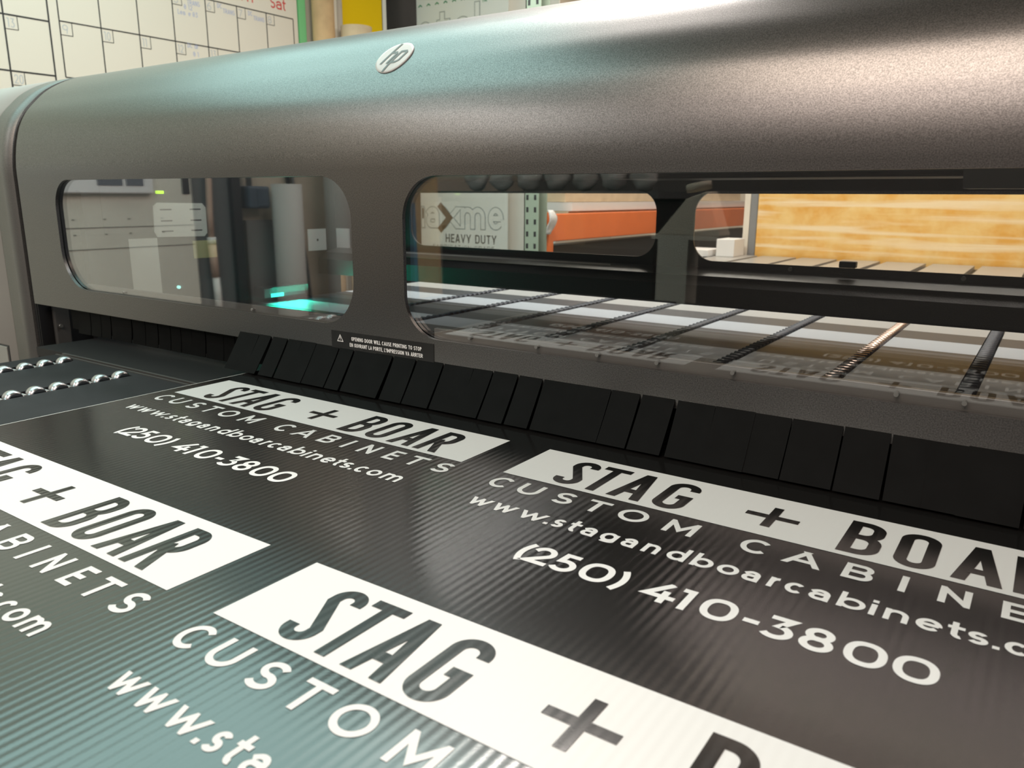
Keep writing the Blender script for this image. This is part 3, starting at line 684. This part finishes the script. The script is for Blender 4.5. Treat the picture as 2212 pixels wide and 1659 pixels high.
# the material of the platen is laid out in metres along Y from the printer's origin
for nd in M['platen'].node_tree.nodes:
    if nd.type == 'MATH':
        add = M['platen'].node_tree.nodes.new('ShaderNodeMath'); add.operation = 'ADD'; add.inputs[1].default_value = .65
        lk = M['platen'].node_tree.links
        src = nd.inputs[0].links[0].from_socket; lk.new(src, add.inputs[0]); lk.new(add.outputs[0], nd.inputs[0]); break
# interior: end walls, rear door with two windows, ledge, rail
MB().box(-.826, -.815, .36, 1.10, -.03, .50).build('inner_end_wall', M['innerflat'], PR)
RW1 = rrect(-.500, .278, .150, .305, (.05, .05, .05, .05)); RW2 = rrect(.372, 1.70, .148, .305, (.05, .05, .05, .05))
MB().plate_y([(-.815, .052), (1.78, .052), (1.78, .33), (-.815, .33)], [RW1[::-1], RW2[::-1]], 1.10, 1.108).build('rear_door', M['inner'], PR)
MB().plate_y(rrect(-.512, .29, .138, .318, (.05,)*4), [], 1.1085, 1.1125).build('window_pane', M['glassr'], PR)
MB().plate_y(rrect(.36, 1.712, .136, .318, (.05,)*4), [], 1.1085, 1.1125).build('window_pane', M['glassr'], PR)
MB().prism_x([(1.018, .055), (1.0985, .055), (1.0985, .128), (1.045, .118), (1.018, .100)], -.81, 1.775).build('rear_ledge', M['inner'], PR)
MB().hexa([(-.80, 1.040, .1185), (1.77, 1.040, .1185), (1.77, 1.0980, .1305), (-.80, 1.0980, .1305)], [(-.80, 1.040, .1195), (1.77, 1.040, .1195), (1.77, 1.0980, .1315), (-.80, 1.0980, .1315)]).build('ledge_cover', M['ledge'], PR)
MB().box(-.50, .172, 1.076, 1.0785, .1262, .1305).build('bright_edge_strip', M['alu'], PR)  # pale strip standing in for light caught on the ledge's edge
MB().box(.702, .735, 1.080, 1.099, .150, .163).build('latch', M['black'], PR, bevel=.002)
for x in (.60, .93, 1.26):
    MB().tube([(x, 1.0940, .140), (x, 1.0985, .140)], .0045, 12).build('door_bolt', M['screw'], PR)
MB().box(.40, 1.77, .62, .78, .322, .47).build('carriage_rail', M['innerflat'], PR, bevel=.003)
for k in range(5): MB().box(.40, 1.77, .6185, .6200, .330+.022*k, .3335+.022*k).build('rail_groove', M['midgrey'], PR)
MB().prism_x([(.560, .345), (.60, .305), (.70, .305), (.70, .46), (.560, .46)], .955, 1.075).build('rail_bracket', M['midgrey'], PR)
# left interior fittings on the end wall
XE = -.8145
def ewall(y0, y1, z0, z1, th=.004): return MB().box(XE, XE+th, y0, y1, z0, z1)
lp = MB().prism_x([(.492, .186), (.628, .183), (.637, .192), (.638, .258), (.628, .269), (.500, .271), (.489, .262), (.486, .198)], XE, XE+.004).build('label_plate', M['plate'], PR)
sl = MB()
for z in (.252, .224, .198):
    for y in (.506, .590): sl.box(XE+.0040, XE+.0046, y, y+.032, z, z+.0032)
sl.build('plate_print', M['nearblack'], lp)
ewall(.416, .492, .045, .184, .003).build('light_panel', M['plate'], PR)
ewall(.592, .663, .126, .172, .002).build('paper_note', M['note'], PR)
sw1 = ewall(.985, 1.055, .125, .19).build('switch_plate', M['whitebox'], PR)
MB().tube([(XE+.004, 1.02, .157), (XE+.0055, 1.02, .157)], .0035, 12).build('plate_hole', M['nearblack'], sw1)
MB().box(-.806, -.752, 1.094, 1.0995, .122, .19).build('switch_plate', M['whitebox'], PR)
MB().tube([(XE, .539, .055), (XE+.006, .539, .055)], .0042, 14).build('status_light', M['ledcyan'], PR)
MB().box(XE, XE+.012, .500, .518, .2925, .3005).build('status_light', M['ledgreen'], PR, bevel=.002)
cl_ = MB().box(-.81, -.775, .775, .93, .004, .034).build('curing_lamp', M['nearblack'], PR)
MB().box(-.774, -.770, .80, .845, .0045, .015).build('lamp_lens', M['lampteal'], cl_)
MB().box(-.7745, -.771, .778, .925, .0045, .03).build('lamp_window', M['darkgrey'], cl_)
tl = bpy.data.lights.new('curing_light', 'AREA'); tl.shape = 'RECTANGLE'; tl.size = .14; tl.size_y = .02; tl.energy = 0.6; tl.color = (.02, 1.0, .62)
to = bpy.data.objects.new('curing_light', tl); col.objects.link(to); to.location = (-.765, .855, .024+TZ); to.rotation_euler = (0, math.radians(-68), 0)
to.rotation_euler = Vector((1, 0, -.28)).to_track_quat('-Z', 'Y').to_euler()
il = bpy.data.lights.new('interior_lamp', 'AREA'); il.shape = 'RECTANGLE'; il.size = .6; il.size_y = .04; il.energy = 1.5; il.color = (.95, 1, .98)  # unseen fill light, added to brighten the plates on the end wall
io = bpy.data.objects.new('interior_lamp', il); col.objects.link(io); io.location = (-.42, .62, .50+TZ); io.rotation_euler = Vector((-.6, .12, -.8)).to_track_quat('-Z', 'Y').to_euler()
# posts in the dark gap under the left end of the door
gp = MB().box(-.808, -.796, .212, .246, -.40, .048).build('guide_post', M['postgrey'], PR, bevel=.003)
MB().tube([(-.796, .222, -.004), (-.790, .222, -.004)], .0042, 12).build('post_bolt', M['screw'], gp)
MB().box(-.808, -.786, .300, .318, -.40, .30).build('guide_post', M['innerflat'], PR)
MB().box(-.820, -.812, .187, .50, -.60, .20).build('gap_liner', M['black'], PR)
# brush curtain
x = -.66; k = 0
while x < 1.76:
    wd = random.choice((.040, .046, .052, .034))
    over = x+wd > -.027
    gap_ = random.choice((.0006, .0010, .0008, .0022)) if random.random() > .12 else .0045
    s_ = MB(); nn_ = 7; vs = []
    sk = random.uniform(-.003, .003); yj = random.uniform(0, .0018)
    for i in range(nn_):
        t = i/(nn_-1)
        if over: y = .192-.051*t**1.15; z = .085-(.085-.0035)*t
        else: y = .193+.004*math.sin(t*3); z = .085-(.085+.003)*t
        for (xx) in (x+gap_/2+sk*t, x+wd-gap_/2+sk*t): vs.append((xx, y+yj*t, z))
    th = .0016
    s_.add(vs+[(a, b_+th, c) for a, b_, c in vs],
        [(2*i, 2*i+1, 2*i+3, 2*i+2) for i in range(nn_-1)]+[(2*nn_+2*i, 2*nn_+2*i+2, 2*nn_+2*i+3, 2*nn_+2*i+1) for i in range(nn_-1)]
        + [(2*i, 2*i+2, 2*nn_+2*i+2, 2*nn_+2*i) for i in range(nn_-1)]+[(2*i+1, 2*nn_+2*i+1, 2*nn_+2*i+3, 2*i+3) for i in range(nn_-1)]
        + [(0, 2*nn_, 2*nn_+1, 1), (2*nn_-2, 2*nn_-1, 4*nn_-1, 4*nn_-2)])
    s_.build('curtain_strip', M['strip'], PR)
    x += wd; k += 1
MB().box(-.70, 1.77, .2035, .208, .0015, .100).box(-.026, 1.77, .1955, .2034, .0008, .099).build('curtain_clamp', M['strip'], PR)  # plate added behind the strips to block glow through the gaps
# warning label on the door
wl = MB().box(.154, .363, .1794, .1800, .0585, .0872).build('warning_label', M['labelblk'], PR); wl['label'] = 'black warning label with white print'
tx = MB(); fl = lambda u, v, k=0: (u, .1791-k, v)
put_text(tx, 'OPENING DOOR WILL CAUSE PRINTING TO STOP', .198, .0745, .0058, .0010, fl, scale=.8, gap=.12, width=.142)
put_text(tx, "EN OUVRANT LA PORTE, L'IMPRESSION VA ARRTER", .194, .0648, .0058, .0010, fl, scale=.8, gap=.12, width=.148)
for po in ribbon([(.1675, .0712), (.1735, .0812), (.1795, .0712)], True, 0, .0010): tx.add([fl(a, b_) for a, b_ in po], [tuple(range(len(po)))])
for po in ribbon([(.1735, .0785), (.1735, .0748)], False, 0, .0012)+ribbon([(.1735, .0738), (.1735, .0729)], False, 0, .0012): tx.add([fl(a, b_) for a, b_ in po], [tuple(range(len(po)))])
tx.build('warning_lettering', M['labelwht'], wl, recalc=False)
# round badge on the curved hood
cumL = [0.0]
for i in range(1, len(D)): cumL.append(cumL[-1]+(D[i]-D[i-1]).length)
def onhood(x, s, off):
    i = max(j for j in range(len(D)-1) if cumL[j] <= s); t = (s-cumL[i])/(cumL[i+1]-cumL[i]); p = D[i].lerp(D[i+1], t)
    tg = (D[i+1]-D[i]).normalized(); q = p+Vector((-tg.y, tg.x))*off
    return (x, q.x, q.y)
iB = min(range(len(D)), key=lambda i: (D[i]-Vector((.2345, .4845))).length); SB = cumL[iB]; XBd, RB = .2535, .0315
bd = MB(); rings = []
for j in range(9):
    r = RB*j/8; rings.append([onhood(XBd+r*math.cos(2*math.pi*k/48), SB+r*math.sin(2*math.pi*k/48), .0012) for k in range(48)])
for j in range(1, 9):
    if j == 1: bd.add([rings[0][0]]+rings[1], [(0, 1+k, 1+(k+1) % 48) for k in range(48)], True)
    else: bd.add(rings[j-1]+rings[j], [(k, 48+k, 48+(k+1) % 48, (k+1) % 48) for k in range(48)], True)
edge_ = [onhood(XBd+RB*math.cos(2*math.pi*k/48), SB+RB*math.sin(2*math.pi*k/48), 0.0) for k in range(48)]
bd.add(rings[8]+edge_, [(k, 48+k, 48+(k+1) % 48, (k+1) % 48) for k in range(48)])
badge = bd.build('logo_badge', M['badge'], PR); badge['label'] = 'round silver badge with slanted letters'
ct = MB(); q_ = math.tan(math.radians(20)); fB = lambda u, v: onhood(XBd+u*RB+v*RB*q_*1.0, SB+v*RB, .0017)
def cut(pts, sw=.13):
    # subdivide so the strokes follow the curve of the hood
    pp_ = []
    for a, b_ in zip(pts, pts[1:]):
        for i in range(6): pp_.append((a[0]+(b_[0]-a[0])*i/6, a[1]+(b_[1]-a[1])*i/6))
    pp_.append(pts[-1])
    for po in ribbon(pp_, False, 0, sw): ct.add([fB(a, b_) for a, b_ in po], [tuple(range(len(po)))])
cut([(-.42, -.45), (-.42, .94)]); cut([(-.42, .30), (-.14, .30), (-.04, .18), (-.04, -.45)])
cut([(.14, .38), (.14, -.94)]); cut([(.14, .33), (.42, .33), (.54, .21), (.54, -.27), (.42, -.38), (.14, -.38)])
ct.build('badge_letters', M['badgecut'], badge, recalc=False)

# ================================================================== output roller table
RT = thing('roller_table', 'charcoal roller table carrying the printed sheet', 'table', (.5, -.5, -TZ))
b = MB(); ed2 = [-.503]+[e for x in SLX[:-1] for e in (x-.0165, x+.0165)]+[1.74]
for i in range(0, len(ed2), 2): b.box(ed2[i], ed2[i+1], -1.15, .066, -.03, -.012)
for i in range(1, len(ed2)-1, 2): b.box(ed2[i], ed2[i+1], .054, .066, -.03, -.012)
b.build('table_top', M['bed'], RT)
MB().box(-.503, 1.74, -1.15, .066, -.075, -.031).build('slot_floor', M['slot'], RT)
MB().box(-.500, 1.74, .0662, .0700, -.075, -.0105).build('edge_strip', M['postgrey'], RT)
MB().box(-.500, 1.74, .0790, .0840, -.03, -.0108).build('edge_strip', M['postgrey'], RT)
MB().box(-.500, 1.74, .0702, .0788, -.05, -.020).build('groove_floor', M['slot'], RT)
for xr, y0_ in ((SLX[0], .048), (SLX[1], .042)):
    y = y0_
    for k in range(12):
        wh = MB()
        prf = [(-.0115, .0105), (-.010, .0128), (-.004, .0148), (.004, .0148), (.010, .0128), (.0115, .0105)]
        n = 24
        vs = [(xr+a, y+r*math.cos(2*math.pi*j/n), -.0178+r*math.sin(2*math.pi*j/n)) for a, r in prf for j in range(n)]
        wh.add(vs, [(i*n+j, i*n+(j+1) % n, (i+1)*n+(j+1) % n, (i+1)*n+j) for i in range(5) for j in range(n)], True)
        wh.add(vs[:n], [tuple(range(n))]); wh.add(vs[-n:], [tuple(range(n))[::-1]])
        wh.build('roller', M['steel'], RT)
        MB().box(xr-.0135, xr+.004, y-.0190, y-.0155, -.022, -.0135).build('axle_tab', M['tab'], RT)
        y -= .0345
for x_ in (-.45, 1.65):
    for y_ in (-1.1, -.05): MB().box(x_, x_+.05, y_, y_+.05, -TZ, -.075).build('leg', M['postgrey'], RT)

# ================================================================== printed sheet
SX0, SX1, SY0, SY1 = -.026, 1.194, -1.02, .30
SH = thing('printed_sheet', 'black corrugated plastic sheet printed with repeated white sign lettering on the rollers', 'printed sheet', (.58, -.36, -.006))
MB().box(SX0, SX1, SY0, SY1, -.006, -.0004).build('sheet_body', M['edge'], SH)
MB().box(SX0+.0028, SX1-.0028, SY0+.003, SY1-.003, -.0004, 0.0).build('black_print', M['ink'], SH)
DX, DY, BW, BH = .61, .3607, .5524, .097
BIG = [('S', .0528, .0826), ('T', .0862, .1178), ('A', .1220, .1562), ('G', .1665, .1990), ('+', .2530, .3020), ('B', .3418, .3738), ('O', .3850, .4166), ('A', .4295, .4634), ('R', .4712, .5035)]
CUS = [('C', .0045, .0300), ('U', .0402, .0655), ('S', .0830, .1045), ('T', .1180, .1416), ('O', .1545, .1838), ('M', .2030, .2312), ('C', .2722, .2980), ('A', .3112, .3394), ('B', .3566, .3790), ('I', .3980, .4032), ('N', .4252, .4466), ('E', .4662, .4830), ('T', .4965, .5200), ('S', .5365, .5580)]
URL = [('w', .0188, .0420), ('w', .0475, .0712), ('w', .0780, .1052), ('.', .1080, .1122), ('s', .1150, .1262), ('t', .1310, .1420), ('a', .1458, .1594), ('g', .1648, .1806), ('a', .1860, .1992), ('n', .2062, .2205), ('d', .2278, .2448), ('b', .2500, .2675), ('o', .2715, .2888), ('a', .2923, .3058), ('r', .3128, .3222), ('c', .3255, .3402), ('a', .3438, .3586), ('b', .3645, .3835), ('i', .3865, .3905), ('n', .3962, .4122), ('e', .4168, .4336), ('t', .4365, .4475), ('s', .4490, .4615), ('.', .4640, .4682), ('c', .4708, .4855), ('o', .4890, .5060), ('m', .5110, .5352)]
PHO = [('(', .1228, .1285), ('2', .1325, .1548), ('5', .1570, .1785), ('0', .1825, .2098), (')', .2160, .2226), ('4', .2385, .2642), ('1', .2648, .2764), ('0', .2835, .3098), ('-', .3152, .3264), ('3', .3285, .3506), ('8', .3548, .3770), ('0', .3828, .4092), ('0', .4128, .4396)]
z0, z1_ = .0003, .0006
for r in (0, 1):
    for c in (0, 1):
        ox, oy = c*DX, -r*DY
        f0 = lambda u, v, k=0, ox=ox, oy=oy: (ox+u, oy+v, z0+k)
        f1 = lambda u, v, k=0, ox=ox, oy=oy: (ox+u, oy+v, z1_+k)
        bar = MB().add([(ox, oy, z0), (ox+BW, oy, z0), (ox+BW, oy+BH, z0), (ox, oy+BH, z0)], [(0, 1, 2, 3)]).build('white_bar', M['white'], SH, recalc=False)
        t = MB()
        for ch, a, b_ in BIG:
            if ch == '+': put_glyph(t, ch, a, b_, .0200, .0700, .0088, f1, 'c')
            else: put_glyph(t, ch, a, b_, .0072, .0818, .0102 if ch != 'T' else .0098, f1, 'c')
        t.build('bar_lettering', M['inkletter'], bar, recalc=False)
        t = MB()
        for ch, a, b_ in CUS: put_glyph(t, ch, a, b_, -.0408, -.0118, .0051, f0)
        t.build('subtitle_lettering', M['white'], SH, recalc=False)
        t = MB()
        for ch, a, b_ in URL:
            if ch == '.': put_glyph(t, ch, a, b_, -.0908, -.0866, .0041, f0)
            else: put_glyph(t, ch, a, b_, -.0908, -.0732, .0041, f0, asc=-.0655, desc=-.0975)
        t.build('web_lettering', M['white'], SH, recalc=False)
        t = MB()
        for ch, a, b_ in PHO: put_glyph(t, ch, a, b_, -.1632, -.1312, .0056, f0)
        t.build('phone_lettering', M['white'], SH, recalc=False)

# ================================================================== what the panes reflect: the room in front of the printer
WX = -2.5
cb = thing('beige_cabinet', 'beige metal cabinet by the left wall, mirrored in the left hood window', 'cabinet', (WX-.05, -1.0, -TZ))
MB().box(-2.598, WX, -1.352, -.25, -TZ, 1.15).build('cabinet_body', M['cab'], cb, bevel=.003)
sm_ = MB()
for z in (.143, .048): sm_.box(WX, WX+.0015, -1.345, -.26, z-.002, z+.002)
for y in (-.76, -.90, -1.015, -1.18): sm_.box(WX, WX+.0015, y-.006, y+.006, .176, .182); sm_.box(WX, WX+.0015, y-.006, y+.006, .110, .116)
sm_.build('panel_seams', M['cabline'], cb)
tr = MB().box(WX, WX+.03, -1.135, -.55, .293, .52).build('paper_tray', M['traywht'], cb, bevel=.006)
MB().box(WX+.0305, WX+.032, -.985, -.868, .328, .42).build('tray_slot', M['traydark'], tr); MB().box(WX+.0305, WX+.032, -1.085, -1.0, .328, .42).build('tray_slot', M['traydark'], tr)
MB().box(WX, WX+.004, -1.34, -1.300, .292, .6).build('vent_strip', M['nearblack'], cb)
fr = thing('steel_doorframe', 'dark grey steel frame right of the beige cabinet in reflection', 'frame', (WX, -1.5, -TZ))
MB().box(-2.598, WX-.03, -1.585, -1.354, -TZ, 1.2).build('frame_panel', M['darkgrey'], fr); MB().box(-2.598, WX, -1.640, -1.587, -TZ, 1.2).build('frame_post', M['nearblack'], fr)
hz = thing('hose', 'pinkish vertical hose with a white joint hanging before the grey frame', 'hose', (WX, -1.44, -.3))
MB().tube([(WX, -1.45, 1.0), (WX, -1.452, .36), (WX+.003, -1.441, .2), (WX, -1.442, .075)], .015, 16).build('hose_pipe', M['hose'], hz)
MB().tube([(WX, -1.442, .078), (WX, -1.442, .045)], .022, 16).build('hose_joint', M['whitebox'], hz)
MB().tube([(WX, -1.442, .046), (WX, -1.448, -.125)], .020, 16).build('hose_sleeve', M['hose'], hz)
MB().tube([(WX, -1.449, -.126), (WX, -1.456, -.34)], .018, 16).build('hose_tail', M['whitebox'], hz)
tag(MB().box(-2.6, -2.575, -2.05, -1.715, -TZ, .155).build('grey_wall_board', M['midgrey']), 'flat grey board fixed to the wall under the switch box', 'board')  # shade on the wall, drawn as a darker grey board
sb = thing('switch_box', 'dark blue-grey electrical switch box on the wall, mirrored in the left window', 'switch box', (-2.55, -1.76, .215))
MB().box(-2.6, WX, -1.830, -1.692, .218, .335).build('box_body', M['boxblue'], sb, bevel=.012)
MB().box(WX, WX+.004, -1.812, -1.745, .23, .322).build('box_cover', M['boxblue'], sb, bevel=.004)
for y in (-1.725, -1.74): MB().tube([(-2.55, y, .335), (-2.55, y, 1.6)], .009, 12).build('conduit', M['midgrey'], sb)
def rollg(label, y, x, r, zt, lean):
    t = thing('paper_roll', label, 'roll', (x, y, -TZ), None)
    MB().ring((x, y-lean, -TZ), (x, y+lean*.0, zt), r, r*.5).build('roll_body', M['greytube'], t)
rollg('leaning pale grey roll below the switch box, mirrored in the left window', -1.915, -2.47, .083, .348, .0)
rollg('upright grey roll mirrored at the right edge of the left window', -2.30, -2.47, .085, 1.3, .0)
cb2 = thing('black_cable', 'black cables hanging between the two grey rolls in reflection', 'cable', (-2.52, -2.1, -.4))
MB().tube([(-2.58, -1.975, 1.0), (-2.58, -2.02, .377), (-2.58, -2.06, .1), (-2.58, -2.09, -.1), (-2.58, -2.12, -.42), (-2.58, -2.12, -.9)], .012, 12).build('cable', M['nearblack'], cb2)
MB().tube([(-2.585, -2.03, 1.0), (-2.585, -2.06, .377), (-2.585, -2.10, .1), (-2.585, -2.13, -.1), (-2.585, -2.16, -.42), (-2.585, -2.16, -.9)], .009, 12).build('cable', M['midgrey'], cb2)
tag(MB().box(-2.56, -2.46, -3.05, -2.97, -TZ, .24).build('blue_panel', M['blue']), 'narrow blue panel mirrored at the left edge of the long window', 'panel')
sh_ = thing('dark_bench', 'dark workbench mirrored in the lower part of the long window', 'bench', (-1.5, -3.2, -TZ))
MB().box(-2.3, -.75, -3.45, -3.0, .28, .318).build('bench_top', M['darkgrey'], sh_); MB().box(-2.28, -.77, -3.43, -3.02, -TZ, .28).build('bench_body', M['nearblack'], sh_)
tag(MB().hexa([(-2.10, -2.62, -TZ), (-1.93, -2.62, -TZ), (-1.93, -2.60, -TZ), (-2.10, -2.60, -TZ)], [(-2.47, -2.98, .62), (-2.29, -2.98, .62), (-2.29, -2.96, .62), (-2.47, -2.96, .62)]).build('cardboard_sheet', M['card']), 'narrow brown cardboard leaning against the dark bench in reflection', 'cardboard')
for k in range(7):
    x_ = -2.12+.2*k; s_ = MB(); n1, n2 = 10, 16; vs = []
    for i in range(n1+1):
        for j in range(n2):
            th_, ph = math.pi*i/n1, 2*math.pi*j/n2; rr = 1+.16*math.sin(3*ph+k)+.14*math.sin(6*th_+2*k+2*ph)
            vs.append((x_+.074*rr*math.sin(th_)*math.cos(ph), -3.2+.074*rr*math.sin(th_)*math.sin(ph), .318+.085*(1-math.cos(th_))*(1 if i else 1)))
    s_.add(vs, [(i*n2+j, i*n2+(j+1) % n2, (i+1)*n2+(j+1) % n2, (i+1)*n2+j) for i in range(n1) for j in range(n2)], True)
    tag(s_.build('plastic_bag', M['bag']), 'crumpled grey plastic bag in the row mirrored along the long window top', 'bag', 'plastic bags on the dark bench')
ck = thing('control_console', 'small grey console with sloped top, mirrored between the rear windows', 'console', (0, -1.55, -TZ))
MB().prism_x([(-1.60, .15), (-1.50, .15), (-1.50, .165), (-1.60, .165)], -.09, .15).build('console_base', M['cab'], ck)
MB().hexa([(-.07, -1.60, .165), (.155, -1.60, .165), (.155, -1.50, .165), (-.07, -1.50, .165)], [(.03, -1.60, .285), (.10, -1.60, .31), (.10, -1.50, .31), (.03, -1.50, .285)]).build('console_top', M['cream'], ck, bevel=.004)
MB().box(-.065, .045, -1.60, -1.50, -TZ, .15).build('pedestal', M['cab'], ck)
tag(MB().ring((.055, -1.55, .3125), (.05, -1.55, .336), .042, .024).build('tape_roll', M['cream']), 'roll of tape lying on the small grey console', 'tape')
